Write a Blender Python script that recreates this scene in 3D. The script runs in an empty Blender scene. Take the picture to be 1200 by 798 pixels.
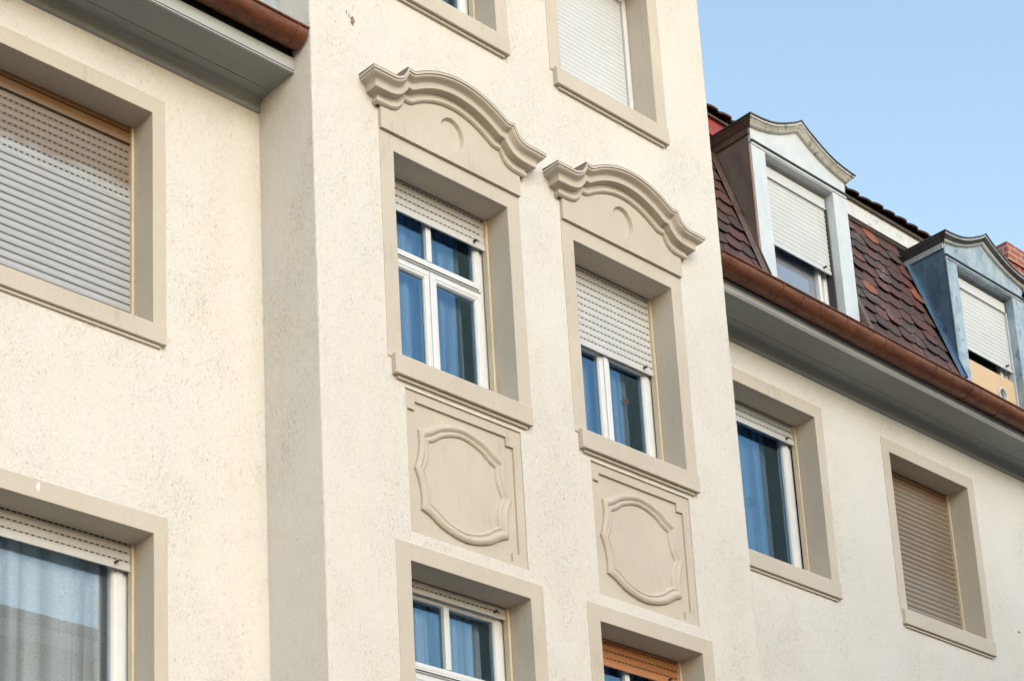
import bpy, bmesh, math, random
from mathutils import Vector, Matrix
random.seed(7)
S = bpy.context.scene
COL = S.collection
PI = math.pi

# ---------------------------------------------------------------- materials
class NT:
    def __init__(s, name):
        s.m = bpy.data.materials.new(name); s.m.use_nodes = True
        s.t = s.m.node_tree; s.t.nodes.clear()
        s.out = s.n('ShaderNodeOutputMaterial')
    def n(s, typ, **kw):
        nd = s.t.nodes.new(typ)
        for k, v in kw.items():
            if k.startswith('i_'):
                key = k[2:]
                key = int(key) if key.isdigit() else key.replace('_', ' ')
                nd.inputs[key].default_value = v
            else: setattr(nd, k, v)
        return nd
    def l(s, a, b): s.t.links.new(a, b)
    def math(s, op, a, b=None, clamp=False):
        nd = s.n('ShaderNodeMath', operation=op, use_clamp=clamp)
        for i, v in enumerate((a, b)):
            if v is None: continue
            if isinstance(v, (int, float)): nd.inputs[i].default_value = v
            else: s.l(v, nd.inputs[i])
        return nd.outputs[0]
    def coords(s, scale=(1, 1, 1), rot=(0, 0, 0), loc=(0, 0, 0)):
        tc = s.n('ShaderNodeTexCoord'); mp = s.n('ShaderNodeMapping')
        mp.inputs['Scale'].default_value = scale; mp.inputs['Rotation'].default_value = rot
        mp.inputs['Location'].default_value = loc
        s.l(tc.outputs['Object'], mp.inputs[0]); return mp.outputs[0]
    def noise(s, vec, scale, detail=4, rough=.55, dist=0):
        nd = s.n('ShaderNodeTexNoise'); nd.inputs['Scale'].default_value = scale
        nd.inputs['Detail'].default_value = detail; nd.inputs['Roughness'].default_value = rough
        nd.inputs['Distortion'].default_value = dist
        s.l(vec, nd.inputs['Vector']); return nd.outputs['Fac']
    def ramp(s, fac, stops, interp='LINEAR'):
        nd = s.n('ShaderNodeValToRGB'); cr = nd.color_ramp; cr.interpolation = interp
        while len(cr.elements) < len(stops): cr.elements.new(.5)
        for e, (p, c) in zip(cr.elements, stops):
            e.position = p; e.color = (c[0], c[1], c[2], 1) if hasattr(c, '__len__') else (c, c, c, 1)
        s.l(fac, nd.inputs[0]); return nd.outputs[0]
    def mix(s, fac, a, b, mode='MIX'):
        nd = s.n('ShaderNodeMix', data_type='RGBA', blend_type=mode)
        for sock, v in ((nd.inputs[0], fac), (nd.inputs[6], a), (nd.inputs[7], b)):
            if isinstance(v, (int, float)): sock.default_value = v
            elif isinstance(v, tuple): sock.default_value = (v[0], v[1], v[2], 1)
            else: s.l(v, sock)
        return nd.outputs[2]
    def bump(s, h, strength=.3, dist=.01, prev=None):
        nd = s.n('ShaderNodeBump'); nd.inputs['Strength'].default_value = strength
        nd.inputs['Distance'].default_value = dist; s.l(h, nd.inputs['Height'])
        if prev: s.l(prev, nd.inputs['Normal'])
        return nd.outputs[0]
    def pbr(s, col, rough=.6, metal=0., normal=None, spec=.5):
        b = s.n('ShaderNodeBsdfPrincipled')
        for key, v in (('Base Color', col), ('Roughness', rough), ('Metallic', metal), ('Specular IOR Level', spec)):
            if isinstance(v, tuple): b.inputs[key].default_value = (v[0], v[1], v[2], 1)
            elif isinstance(v, (int, float)): b.inputs[key].default_value = v
            else: s.l(v, b.inputs[key])
        if normal: s.l(normal, b.inputs['Normal'])
        s.l(b.outputs[0], s.out.inputs[0]); return s.m

def mat_plain(name, col, rough=.55, var=.12, scale=6., metal=0., bump=.05, bscale=120., dirt=0., spec=.5, stretch=(1, 1, 1)):
    t = NT(name); v = t.coords(stretch)
    n1 = t.noise(v, scale, 5, .6)
    dark = tuple(c * (1 - var) for c in col); lite = tuple(min(1, c * (1 + var)) for c in col)
    c = t.ramp(n1, [(.3, dark), (.7, lite)])
    if dirt:
        n2 = t.noise(t.coords((1, 1, .35)), 14, 6, .7)
        f = t.math('MULTIPLY', t.ramp(n2, [(.55, 0), (.78, 1)]), dirt)
        c = t.mix(f, c, tuple(k * .35 for k in col))
    nb = t.noise(t.coords(), bscale, 3, .6)
    return t.pbr(c, rough, metal, t.bump(nb, bump, .004), spec)

def mat_stucco():
    t = NT('cream_scraped_plaster')
    v = t.coords((1, 1, 1))
    vs = t.coords((1.0, 1.0, .42), (0, .12, 0))           # scraped lines run down the wall
    big = t.noise(v, .55, 3, .5)
    c = t.ramp(big, [(.3, (.66, .62, .575)), (.7, (.70, .668, .63))])
    med = t.noise(t.coords((1, 1, .5)), 3.2, 5, .6)
    c = t.mix(t.ramp(med, [(.45, 0), (.8, .32)]), c, (.70, .625, .49))
    # grooves where the dragged grain tore the plaster
    g1 = t.noise(vs, 92, 3, .6, 1.1)
    g2 = t.noise(vs, 120, 3, .6, .5)
    dens = t.noise(t.coords((1, 1, .6)), 1.7, 5, .7)
    dn = t.math('SUBTRACT', dens, .5)
    thr = t.math('ADD', g1, t.math('MULTIPLY', dn, .40))
    groove = t.ramp(thr, [(.600, 0), (.71, 1)])
    fine = t.ramp(t.math('ADD', g2, t.math('MULTIPLY', dn, .2)), [(.50, 0), (.70, 1)])
    dirt = t.noise(t.coords(), 9, 3, .6)
    dc = t.ramp(dirt, [(.35, (.50, .39, .24)), (.65, (.38, .30, .20))])
    c = t.mix(t.math('MULTIPLY', groove, .46), c, dc)
    c = t.mix(t.math('MULTIPLY', fine, .15), c, (.54, .47, .38))
    pale = t.noise(vs, 40, 4, .65, .4)
    c = t.mix(t.ramp(pale, [(.52, 0), (.72, .35)]), c, (.80, .77, .72))
    # rare dark grains
    sp = t.noise(v, 85, 2, .5)
    c = t.mix(t.math('MULTIPLY', t.ramp(t.math('ADD', sp, t.math('MULTIPLY', dn, .2)), [(.755, 0), (.79, 1)]), .6), c, (.18, .14, .11))
    body = t.noise(v, 30, 5, .7)
    grain = t.noise(v, 150, 3, .6)
    h = t.math('SUBTRACT', t.math('ADD', t.math('MULTIPLY', body, .55), t.math('MULTIPLY', grain, .25)),
               t.math('ADD', t.math('MULTIPLY', groove, .5), t.math('MULTIPLY', fine, .3)))
    return t.pbr(c, .93, 0, t.bump(h, .68, .008), .2)

def mat_trim():
    t = NT('beige_painted_trim')
    n = t.noise(t.coords(), 1.6, 4, .6)
    c = t.ramp(n, [(.3, (.505, .445, .375)), (.7, (.56, .498, .425))])
    st = t.noise(t.coords((1, 1, .25)), 16, 5, .7)
    c = t.mix(t.ramp(st, [(.58, 0), (.8, .4)]), c, (.40, .335, .25))
    run = t.noise(t.coords((1, 1, .10)), 34, 4, .65)
    area = t.noise(t.coords(), 2.3, 3, .5)
    c = t.mix(t.ramp(t.math('ADD', run, t.math('MULTIPLY', t.math('SUBTRACT', area, .5), .6)), [(.60, 0), (.80, .38)]), c, (.34, .28, .20))
    spk = t.noise(t.coords(), 130, 2, .5)
    c = t.mix(t.ramp(spk, [(.72, 0), (.78, .35)]), c, (.30, .24, .18))
    nb = t.noise(t.coords(), 70, 4, .6); nw = t.noise(t.coords(), 7, 3, .6)
    return t.pbr(c, .75, 0, t.bump(nb, .16, .004, t.bump(nw, .12, .02)), .3)

def mat_glass(name='window_glass', tint=(.42, .73, 1, 1), rough=0.0):
    t = NT(name)
    fr = t.n('ShaderNodeFresnel'); fr.inputs['IOR'].default_value = 2.5 if tint[0] < .6 else 2.3
    nb = t.noise(t.coords(), 1.3, 2, .5)
    bm = t.bump(nb, .05 if tint[0] < .6 else .008, .02)
    gl = t.n('ShaderNodeBsdfGlossy'); gl.inputs['Roughness'].default_value = rough
    gl.inputs['Color'].default_value = tint; t.l(bm, gl.inputs['Normal'])
    tr = t.n('ShaderNodeBsdfTransparent'); tr.inputs['Color'].default_value = (.86, .90, .91, 1) if tint[0] < .6 else (.97, .98, .98, 1)
    mx = t.n('ShaderNodeMixShader'); t.l(fr.outputs[0], mx.inputs[0]); t.l(tr.outputs[0], mx.inputs[1]); t.l(gl.outputs[0], mx.inputs[2])
    t.l(mx.outputs[0], t.out.inputs[0]); return t.m

def mat_curtain(name, col, alpha=.8, lace=0.):
    t = NT(name)
    d = t.n('ShaderNodeBsdfDiffuse'); d.inputs[0].default_value = (*col, 1)
    tl = t.n('ShaderNodeBsdfTranslucent'); tl.inputs[0].default_value = (*col, 1)
    m1 = t.n('ShaderNodeMixShader', i_0=.06); t.l(d.outputs[0], m1.inputs[1]); t.l(tl.outputs[0], m1.inputs[2])
    tr = t.n('ShaderNodeBsdfTransparent')
    m2 = t.n('ShaderNodeMixShader')
    t.l(tr.outputs[0], m2.inputs[1]); t.l(m1.outputs[0], m2.inputs[2])
    if lace:
        vo = t.n('ShaderNodeTexVoronoi'); vo.inputs['Scale'].default_value = 150; t.l(t.coords((1, .3, .7)), vo.inputs['Vector'])
        hole = t.ramp(vo.outputs['Distance'], [(.22, 1 - lace), (.50, 1)])
        band = t.noise(t.coords((11, 11, .15)), 1.0, 2, .5)
        a = t.math('MULTIPLY', hole, t.ramp(band, [(.40, alpha * .62), (.58, alpha)]))
        t.l(a, m2.inputs[0])
    else:
        band = t.noise(t.coords((18, 18, .3)), 1.0, 2, .5)
        t.l(t.ramp(band, [(.36, alpha * .35), (.56, alpha), (.8, min(1, alpha * 1.1))]), m2.inputs[0])
    t.l(m2.outputs[0], t.out.inputs[0]); return t.m

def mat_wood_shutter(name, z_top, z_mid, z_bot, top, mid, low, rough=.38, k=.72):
    """brown slats: fresh under the lintel, sky reflection painted in as paler colour further down"""
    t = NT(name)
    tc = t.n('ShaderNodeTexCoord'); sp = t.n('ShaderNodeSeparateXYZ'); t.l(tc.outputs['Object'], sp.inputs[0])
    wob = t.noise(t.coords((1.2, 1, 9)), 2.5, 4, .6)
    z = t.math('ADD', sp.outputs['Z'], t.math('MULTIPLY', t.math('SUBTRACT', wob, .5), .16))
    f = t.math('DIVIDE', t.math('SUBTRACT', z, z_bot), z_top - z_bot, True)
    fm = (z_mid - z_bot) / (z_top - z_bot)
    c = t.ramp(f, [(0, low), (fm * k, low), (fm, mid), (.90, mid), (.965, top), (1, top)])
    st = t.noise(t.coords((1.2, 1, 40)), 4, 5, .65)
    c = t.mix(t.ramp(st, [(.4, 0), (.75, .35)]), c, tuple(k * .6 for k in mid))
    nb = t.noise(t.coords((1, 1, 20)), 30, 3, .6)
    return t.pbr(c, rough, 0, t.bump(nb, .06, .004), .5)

def mat_tiles():
    t = NT('beaver_tail_tiles')
    g = t.n('ShaderNodeNewGeometry')
    r = g.outputs['Random Per Island']
    c = t.ramp(r, [(0, (.080, .038, .030)), (.24, (.058, .034, .030)), (.40, (.105, .040, .034)), (.64, (.075, .048, .062)),
                   (.69, (.068, .044, .035)), (.80, (.125, .048, .038)), (.93, (.30, .10, .055))], 'CONSTANT')
    n = t.noise(t.coords(), 22, 5, .65)
    c = t.mix(t.ramp(n, [(.35, 0), (.75, .65)]), c, (.045, .034, .030))
    lich = t.noise(t.coords(), 55, 5, .7)
    area = t.noise(t.coords(), 2.6, 3, .5)
    f = t.ramp(t.math('ADD', lich, t.math('MULTIPLY', t.math('SUBTRACT', area, .5), .7)), [(.66, 0), (.74, .85)])
    c = t.mix(f, c, (.38, .37, .33))
    nb = t.noise(t.coords(), 90, 4, .6)
    return t.pbr(c, .62, 0, t.bump(nb, .35, .004), .4)

def mat_zinc(name, a, b, rough=.42, metal=.55, scale=5, patch=(.02, .02, .02), pf=.5, sharp=.12, stretch=(1, 1, .5)):
    t = NT(name)
    n = t.noise(t.coords(stretch), scale, 6, .68, .8)
    c = t.ramp(n, [(.36, a), (.64, b)])
    n2 = t.noise(t.coords(stretch), scale * 3.2, 6, .7, .4)
    c = t.mix(t.ramp(n2, [(.55, 0), (.55 + sharp, pf)]), c, patch)
    rg = t.ramp(n, [(.3, rough - .08), (.7, rough + .1)])
    nb = t.noise(t.coords(), 2.4, 3, .5)
    return t.pbr(c, rg, metal, t.bump(nb, .25, .03), .5)

def mat_gutter():
    t = NT('painted_copper_gutter')
    n = t.noise(t.coords((.7, 3, 3)), 4.5, 7, .7)
    c = t.ramp(n, [(.25, (.085, .030, .018)), (.45, (.17, .058, .030)), (.62, (.23, .085, .045)), (.8, (.28, .12, .07))])
    n2 = t.noise(t.coords((1, 1, 1)), 18, 6, .72)
    c = t.mix(t.ramp(n2, [(.50, 0), (.68, .75)]), c, (.07, .032, .025))
    n3 = t.noise(t.coords(), 60, 3, .6)
    c = t.mix(t.ramp(n3, [(.72, 0), (.77, .5)]), c, (.42, .33, .28))
    return t.pbr(c, t.ramp(n2, [(.3, .30), (.7, .55)]), .25, t.bump(n2, .25, .006), .4)

def mat_brick():
    t = NT('chimney_brick')
    br = t.n('ShaderNodeTexBrick'); br.inputs['Scale'].default_value = 1
    br.inputs['Color1'].default_value = (.27, .07, .055, 1); br.inputs['Color2'].default_value = (.33, .115, .09, 1)
    br.inputs['Mortar'].default_value = (.42, .34, .28, 1); br.inputs['Mortar Size'].default_value = .009
    br.inputs['Brick Width'].default_value = .24; br.inputs['Row Height'].default_value = .085
    tc = t.n('ShaderNodeTexCoord'); sp = t.n('ShaderNodeSeparateXYZ'); cb = t.n('ShaderNodeCombineXYZ')
    t.l(tc.outputs['Object'], sp.inputs[0]); t.l(t.math('ADD', sp.outputs[0], sp.outputs[1]), cb.inputs[0]); t.l(sp.outputs[2], cb.inputs[1])
    t.l(cb.outputs[0], br.inputs['Vector'])
    n = t.noise(t.coords(), 18, 5, .65)
    c = t.mix(t.ramp(n, [(.4, 0), (.8, .5)]), br.outputs['Color'], (.2, .08, .06))
    return t.pbr(c, .85, 0, t.bump(t.math('SUBTRACT', 1, br.outputs['Fac']), .4, .008), .3)

M = dict(
    stucco=mat_stucco(), trim=mat_trim(), glass=mat_glass(), clear_glass=mat_glass('clear_window_glass', (.66, .85, 1, 1)),
    pvc=mat_plain('white_window_frame', (.68, .69, .71), .35, .04, 8, bump=.02, dirt=.18),
    rubber=mat_plain('black_rubber', (.05, .05, .05), .5, .2),
    guide=mat_plain('cream_guide_rail', (.60, .51, .38), .5, .08, dirt=.2),
    slat_cream=mat_plain('pale_shutter_slats', (.55, .55, .55), .42, .08, 2.2, bump=.04, dirt=.22),
    slat_white=mat_plain('white_shutter_slats', (.56, .575, .60), .4, .04, 2, bump=.03),
    slat_grey=mat_plain('pale_grey_shutter_slats', (.54, .55, .565), .42, .05, 2, bump=.03, dirt=.10),
    slat_brown=mat_wood_shutter('brown_slats_sky_sheen', -.067, -.47, -1.6, (.23, .118, .05), (.225, .18, .142), (.42, .43, .45), .3, .92),  # pale low colour puts the reflected sky into the lower slats
    slat_umber=mat_wood_shutter('brown_closed_slats', -.055, -.9, -1.6, (.26, .13, .06), (.245, .185, .135), (.265, .22, .18), .26),
    slat_orange=mat_plain('orange_shutter_slats', (.44, .19, .085), .45, .12, 3, bump=.04, stretch=(1, 1, 12)),
    dark=mat_plain('dark_slot_and_shade', (.012, .011, .010), .8, .1),
    soffit=mat_plain('grey_painted_soffit', (.24, .25, .25), .5, .10, 2.5, bump=.04, dirt=.15, stretch=(.4, 1, 1)),
    fascia=mat_plain('pale_grey_fascia', (.45, .465, .475), .45, .10, 3, bump=.04, dirt=.3, stretch=(.4, 1, 1)),
    gutter=mat_gutter(), tiles=mat_tiles(), brick=mat_brick(),
    lead=mat_zinc('dull_sheet_metal', (.30, .34, .37), (.46, .50, .52), .5, .3, 6, (.16, .17, .18), .5),
    zinc_dark=mat_zinc('dark_weathered_zinc', (.05, .055, .062), (.10, .105, .115), .42, .35, 5, (.03, .03, .03), .5),
    zinc_blue=mat_zinc('blue_grey_zinc', (.05, .092, .15), (.105, .178, .275), .36, .25, 4, (.03, .05, .08), .55),
    zinc_patch=mat_zinc('patchy_pale_zinc', (.22, .30, .38), (.40, .47, .53), .45, .2, 6, (.08, .12, .17), .75, .10),
    zinc_white=mat_zinc('white_painted_zinc', (.52, .565, .61), (.61, .64, .67), .45, .05, 4, (.55, .60, .64), .4),
    zinc_chip=mat_zinc('flaking_white_paint', (.50, .50, .47), (.62, .62, .60), .55, .0, 6, (.24, .21, .18), .85, .06),
    zinc_mauve=mat_zinc('mauve_brown_sheet', (.13, .105, .098), (.21, .18, .165), .42, .25, 2.2, (.09, .07, .065), .5, .2),
    zinc_brown=mat_zinc('rusty_brown_sheet', (.085, .055, .045), (.15, .105, .085), .5, .2, 6, (.04, .028, .022), .7),
    copper=mat_plain('copper_edge', (.42, .22, .15), .5, .2, dirt=.3),
    upper_white=mat_zinc('chalky_white_board', (.52, .55, .57), (.62, .63, .64), .6, 0, 5, (.28, .31, .33), .7, .10),
    red=mat_plain('red_painted_board', (.30, .035, .025), .5, .15, dirt=.2),
    vent=mat_plain('beige_plywood', (.60, .42, .25), .55, .06, 3, bump=.03),
    interior=mat_plain('interior_wall', (.30, .27, .24), .8, .05),
    curtain_blue=mat_curtain('pale_blue_sheer', (.48, .69, 1.0), .92),
    curtain_white=mat_curtain('white_sheer', (.62, .74, .95), .92),
    curtain_lace=mat_curtain('white_lace', (.86, .92, 1.0), .97, .3),
    lilac=mat_plain('grey_lilac_blind', (.58, .585, .66), .7, .05, 3),
    orange=mat_plain('orange_felt', (.55, .15, .06), .7), violet=mat_plain('violet_felt', (.16, .07, .16), .7),
    asphalt=mat_plain('asphalt', (.045, .045, .046), .85, .2, 3, bump=.3, bscale=200),
    paving=mat_plain('paving', (.115, .09, .065), .8, .12, 2, bump=.2),
    ground=mat_plain('ground', (.16, .15, .13), .9, .2, .4),
    far_wall=mat_plain('far_tan_plaster', (.58, .49, .40), .85, .1, 1.5),
    far_band=mat_plain('far_cornice', (.62, .58, .52), .7, .08),
    far_roof=mat_plain('far_brown_roof', (.14, .07, .05), .7, .3, 8),
    filler=mat_plain('white_filler', (.82, .82, .80), .7, .05),
    ledge=mat_plain('weathered_ledge', (.15, .125, .10), .85, .35, 25),
    bare=mat_plain('bare_plaster', (.24, .17, .12), .9, .45, 60),
)
MI = list(M.keys())

# ---------------------------------------------------------------- mesh helper
class MB:
    def __init__(s): s.v = []; s.f = []; s.mi = []; s.mats = []
    def mat(s, m):
        if m not in s.mats: s.mats.append(m)
        return s.mats.index(m)
    def face(s, pts, m):
        k = len(s.v); s.v += [tuple(p) for p in pts]; s.f.append(list(range(k, k + len(pts)))); s.mi.append(s.mat(m))
    def poly(s, verts, faces, m):
        k = len(s.v); s.v += [tuple(p) for p in verts]; i = s.mat(m)
        for f in faces: s.f.append([k + a for a in f]); s.mi.append(i)
    def box(s, x0, x1, y0, y1, z0, z1, m):
        v = [(x, y, z) for z in (z0, z1) for y in (y0, y1) for x in (x0, x1)]
        s.poly(v, [(0, 2, 3, 1), (4, 5, 7, 6), (0, 1, 5, 4), (2, 6, 7, 3), (0, 4, 6, 2), (1, 3, 7, 5)], m)
    def prism(s, pts, a0, a1, m, axis='y', m_side=None):
        """closed outline pts (2 coords) pushed along axis: y -> (x,z), x -> (y,z)"""
        def P(p, a): return (p[0], a, p[1]) if axis == 'y' else (a, p[0], p[1])
        n = len(pts)
        v = [P(p, a0) for p in pts] + [P(p, a1) for p in pts]
        s.poly(v, [tuple(range(n)), tuple(range(2 * n - 1, n - 1, -1))], m)
        s.poly(v, [(i, i + n, (i + 1) % n + n, (i + 1) % n) for i in range(n)], m_side or m)
    def loft(s, rows, m, closed_u=False, end_mat=None, n_end=0):
        n = len(rows[0]); k = len(s.v)
        for r in rows: s.v += [tuple(p) for p in r]
        i0 = s.mat(m); i1 = s.mat(end_mat) if end_mat else i0
        for a in range(len(rows) - 1):
            for b in range(n if closed_u else n - 1):
                b2 = (b + 1) % n
                s.f.append([k + a * n + b, k + a * n + b2, k + (a + 1) * n + b2, k + (a + 1) * n + b])
                s.mi.append(i1 if (b < n_end or b >= n - 1 - n_end) and n_end else i0)
    def build(s, name, parent=None, smooth=False, bevel=0., label=None, recalc=True):
        me = bpy.data.meshes.new(name); me.from_pydata(s.v, [], s.f)
        for m in s.mats: me.materials.append(M[m])
        for p, i in zip(me.polygons, s.mi): p.material_index = i
        bm = bmesh.new(); bm.from_mesh(me)
        bmesh.ops.remove_doubles(bm, verts=bm.verts, dist=1e-5)
        if recalc: bmesh.ops.recalc_face_normals(bm, faces=bm.faces)
        bm.to_mesh(me); bm.free()
        o = bpy.data.objects.new(name, me); COL.objects.link(o)
        if parent: o.parent = parent
        if smooth:
            for p in me.polygons: p.use_smooth = True
            md = o.modifiers.new('split', 'EDGE_SPLIT'); md.split_angle = math.radians(smooth if smooth > 1 else 32)
        if bevel:
            b = o.modifiers.new('bevel', 'BEVEL'); b.width = bevel; b.segments = 2; b.limit_method = 'ANGLE'; b.angle_limit = math.radians(50)
        if label: o['label'] = label
        return o
def empty(name, loc=(0, 0, 0)):
    o = bpy.data.objects.new(name, None); COL.objects.link(o); o.location = loc; return o
def tag(o, label, cat, group=None):
    o['label'] = label; o['category'] = cat
    if group: o['group'] = group
    return o
def structure(o): o['kind'] = 'structure'; return o

# ---------------------------------------------------------------- dimensions (metres; z = 0 at the middle lintels)
GZ = -9.56
BX = 4.223; D = .573; R = .2116; W = .123
XL, XR = -7.0, 16.0
EAVE = .323
B = empty('apartment_building', (0, 0, 0))
tag(B, 'cream plastered apartment house with projecting bay, beige window surrounds, curved pediments and two roof dormers', 'building')

# ---------------------------------------------------------------- walls
def wall_sheet(mb, x0, x1, y, z0, z1, holes, m, thick=.03, flip=False):
    xs = sorted({x0, x1, *[h[0] for h in holes], *[h[1] for h in holes]})
    zs = sorted({z0, z1, *[h[2] for h in holes], *[h[3] for h in holes]})
    for i in range(len(xs) - 1):
        for j in range(len(zs) - 1):
            cx = (xs[i] + xs[i + 1]) / 2; cz = (zs[j] + zs[j + 1]) / 2
            if any(h[0] < cx < h[1] and h[2] < cz < h[3] for h in holes): continue
            mb.face([(xs[i], y, zs[j]), (xs[i + 1], y, zs[j]), (xs[i + 1], y, zs[j + 1]), (xs[i], y, zs[j + 1])], m)
    for h in holes:
        a, b, c, d = h[:4]; t = y + thick
        mb.face([(a, y, c), (a, t, c), (a, t, d), (a, y, d)], m); mb.face([(b, y, c), (b, y, d), (b, t, d), (b, t, c)], m)
        mb.face([(a, y, d), (a, t, d), (b, t, d), (b, y, d)], m); mb.face([(a, y, c), (b, y, c), (b, t, c), (a, t, c)], m)

b1 = (.700, 1.779); b2 = (2.459, 3.545)
ROW_M = (-1.563, 0.0); ROW_L = (-4.563, -3.0); ROW_T = (1.438, 2.79); ROW_G = (-7.563, -6.0)
REL = [(.719, 1.781, -2.79, -1.766), (2.480, 3.545, -2.79, -1.766)]
bay_holes = [(b[0] - .06, b[1] + .06, r[0] - .05, r[1] + .06) for b in (b1, b2) for r in (ROW_M, ROW_L, ROW_T)] + REL
# bay: front sheet with softly uneven rendered corners
mb = MB()
e = .02
wall_sheet(mb, e, BX - e, 0, GZ, 4.6, bay_holes, 'stucco')
def corner(mb, x, s):
    n = 420; rows = []
    for i in range(n + 1):
        z = GZ + (4.6 - GZ) * i / n
        j = random.uniform(-.0035, .0035) if z > -6 else 0; k = random.uniform(-.002, .002) if z > -6 else 0
        pts = [(x + s * e, 0, z), (x + s * .010 + k, .0012, z), (x + s * .0035 + j * .6, .005, z), (x + s * .001 + j, .012, z), (x, e, z)]
        rows.append(pts)
    mb.loft(rows, 'stucco')
corner(mb, 0, 1); corner(mb, BX, -1)
for x in (0, BX): mb.face([(x, e, GZ), (x, 3, GZ), (x, 3, 4.6), (x, e, 4.6)], 'stucco')
mb.face([(0, 3, 2.0), (BX, 3, 2.0), (BX, 3, 4.6), (0, 3, 4.6)], 'stucco')
bay = mb.build('wall', B, smooth=40, label='projecting cream bay wall', recalc=False)

AX = (-2.42, -.878); AZ = (-1.608, -.067); CZ = (-4.60, -3.027)
R1 = (4.83, 6.088); R2 = (7.19, 8.4475); RZ = (-1.603, -.055)
R3 = (10.05, 11.30)
mb = MB()
wall_sheet(mb, XL, 0, D, GZ, .42, [(AX[0] - .05, AX[1] + .05, AZ[0] - .05, AZ[1] + .05), (AX[0] - .05, AX[1] + .05, CZ[0] - .05, CZ[1] + .05)], 'stucco')
mb.build('wall', B)
mb = MB()
wall_sheet(mb, BX, XR, D, GZ, .42, [(r[0] - .05, r[1] + .05, RZ[0] - .05, RZ[1] + .05) for r in (R1, R2)], 'stucco')
mb.face([(XR, D, GZ), (XR, 9, GZ), (XR, 9, 2.4), (XR, D, .42)], 'stucco'); mb.face([(XL, D, GZ), (XL, 9, GZ), (XL, 9, 2.4), (XL, D, .42)], 'stucco')
mb.face([(XL, 9, GZ), (XR, 9, GZ), (XR, 9, 2.6), (XL, 9, 2.6)], 'stucco')
mb.build('wall', B)
# rooms behind the windows
mb = MB()
for z in (3.6, 0.30, -2.72, -5.7):
    if z < 3: mb.face([(XL + .1, D + .35, z), (XR - .1, D + .35, z), (XR - .1, 8.9, z), (XL + .1, 8.9, z)], 'interior')
    mb.face([(.1, .33, z), (BX - .1, .33, z), (BX - .1, D + .35 if z < 3 else 2.9, z), (.1, D + .35 if z < 3 else 2.9, z)], 'interior')
mb.face([(XL + .1, 4.5, GZ), (XR - .1, 4.5, GZ), (XR - .1, 4.5, 2.4), (XL + .1, 4.5, 2.4)], 'interior')
for x in (-.2, 2.1, BX + .2, 6.6, 9.2, -3):
    mb.face([(x, D + .4, GZ), (x, 4.5, GZ), (x, 4.5, .3), (x, D + .4, .3)], 'interior')
mb.build('interior', B, recalc=False)

# ---------------------------------------------------------------- windows
def surround(par, x0, x1, z0, z1, w, h, y, name='surround'):
    """painted band, 7 mm proud of the plaster, with the reveal behind it"""
    mb = MB(); yf = y - .007; yb = y + R
    out = [(x0 - w, z0 - .02), (x0 - w, z1 + h), (x1 + w, z1 + h), (x1 + w, z0 - .02)]
    inn = [(x0, z0 - .02), (x0, z1), (x1, z1), (x1, z0 - .02)]
    F = lambda p, yy: (p[0], yy, p[1])
    for i in range(3):
        mb.face([F(out[i], yf), F(out[i + 1], yf), F(inn[i + 1], yf), F(inn[i], yf)], 'trim')
        mb.face([F(inn[i], yf), F(inn[i + 1], yf), F(inn[i + 1], yb), F(inn[i], yb)], 'trim')
        mb.face([F(out[i], yf), F(out[i], y + .01), F(out[i + 1], y + .01), F(out[i + 1], yf)], 'trim')
    # back stop closing the gap around the frame
    bx = .12
    for (a, b, c, d) in ((x0 - bx, x0 + .0, z0 - .1, z1 + bx), (x1, x1 + bx, z0 - .1, z1 + bx), (x0, x1, z1, z1 + bx)):
        mb.face([(a, yb + .002, c), (b, yb + .002, c), (b, yb + .002, d), (a, yb + .002, d)], 'trim')
    o = mb.build(name, par, bevel=.004, recalc=True); return o

def sill(par, x0, x1, z, y, p=.046, hgt=.149, e=.092):
    mb = MB()
    pts = [(y - p, z - hgt + .004), (y - p, z - .006), (y - p + .008, z), (y + R + .05, z + .035), (y + R + .05, z - hgt), (y - p * .0 + .001, z - hgt), (y - p * .15, z - hgt), (y - p + .004, z - hgt)]
    mb.prism(pts, x0 - e, x1 + e, 'trim', 'x')
    o = mb.build('sill', par, bevel=.005)
    mb = MB()
    mb.box(x0 - e + .035, x1 + e - .035, y - p * .45, y + .01, z - hgt - .022, z - hgt - .001, 'trim')
    q = mb.build('drip_strip', par, bevel=.003)
    return o

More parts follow.
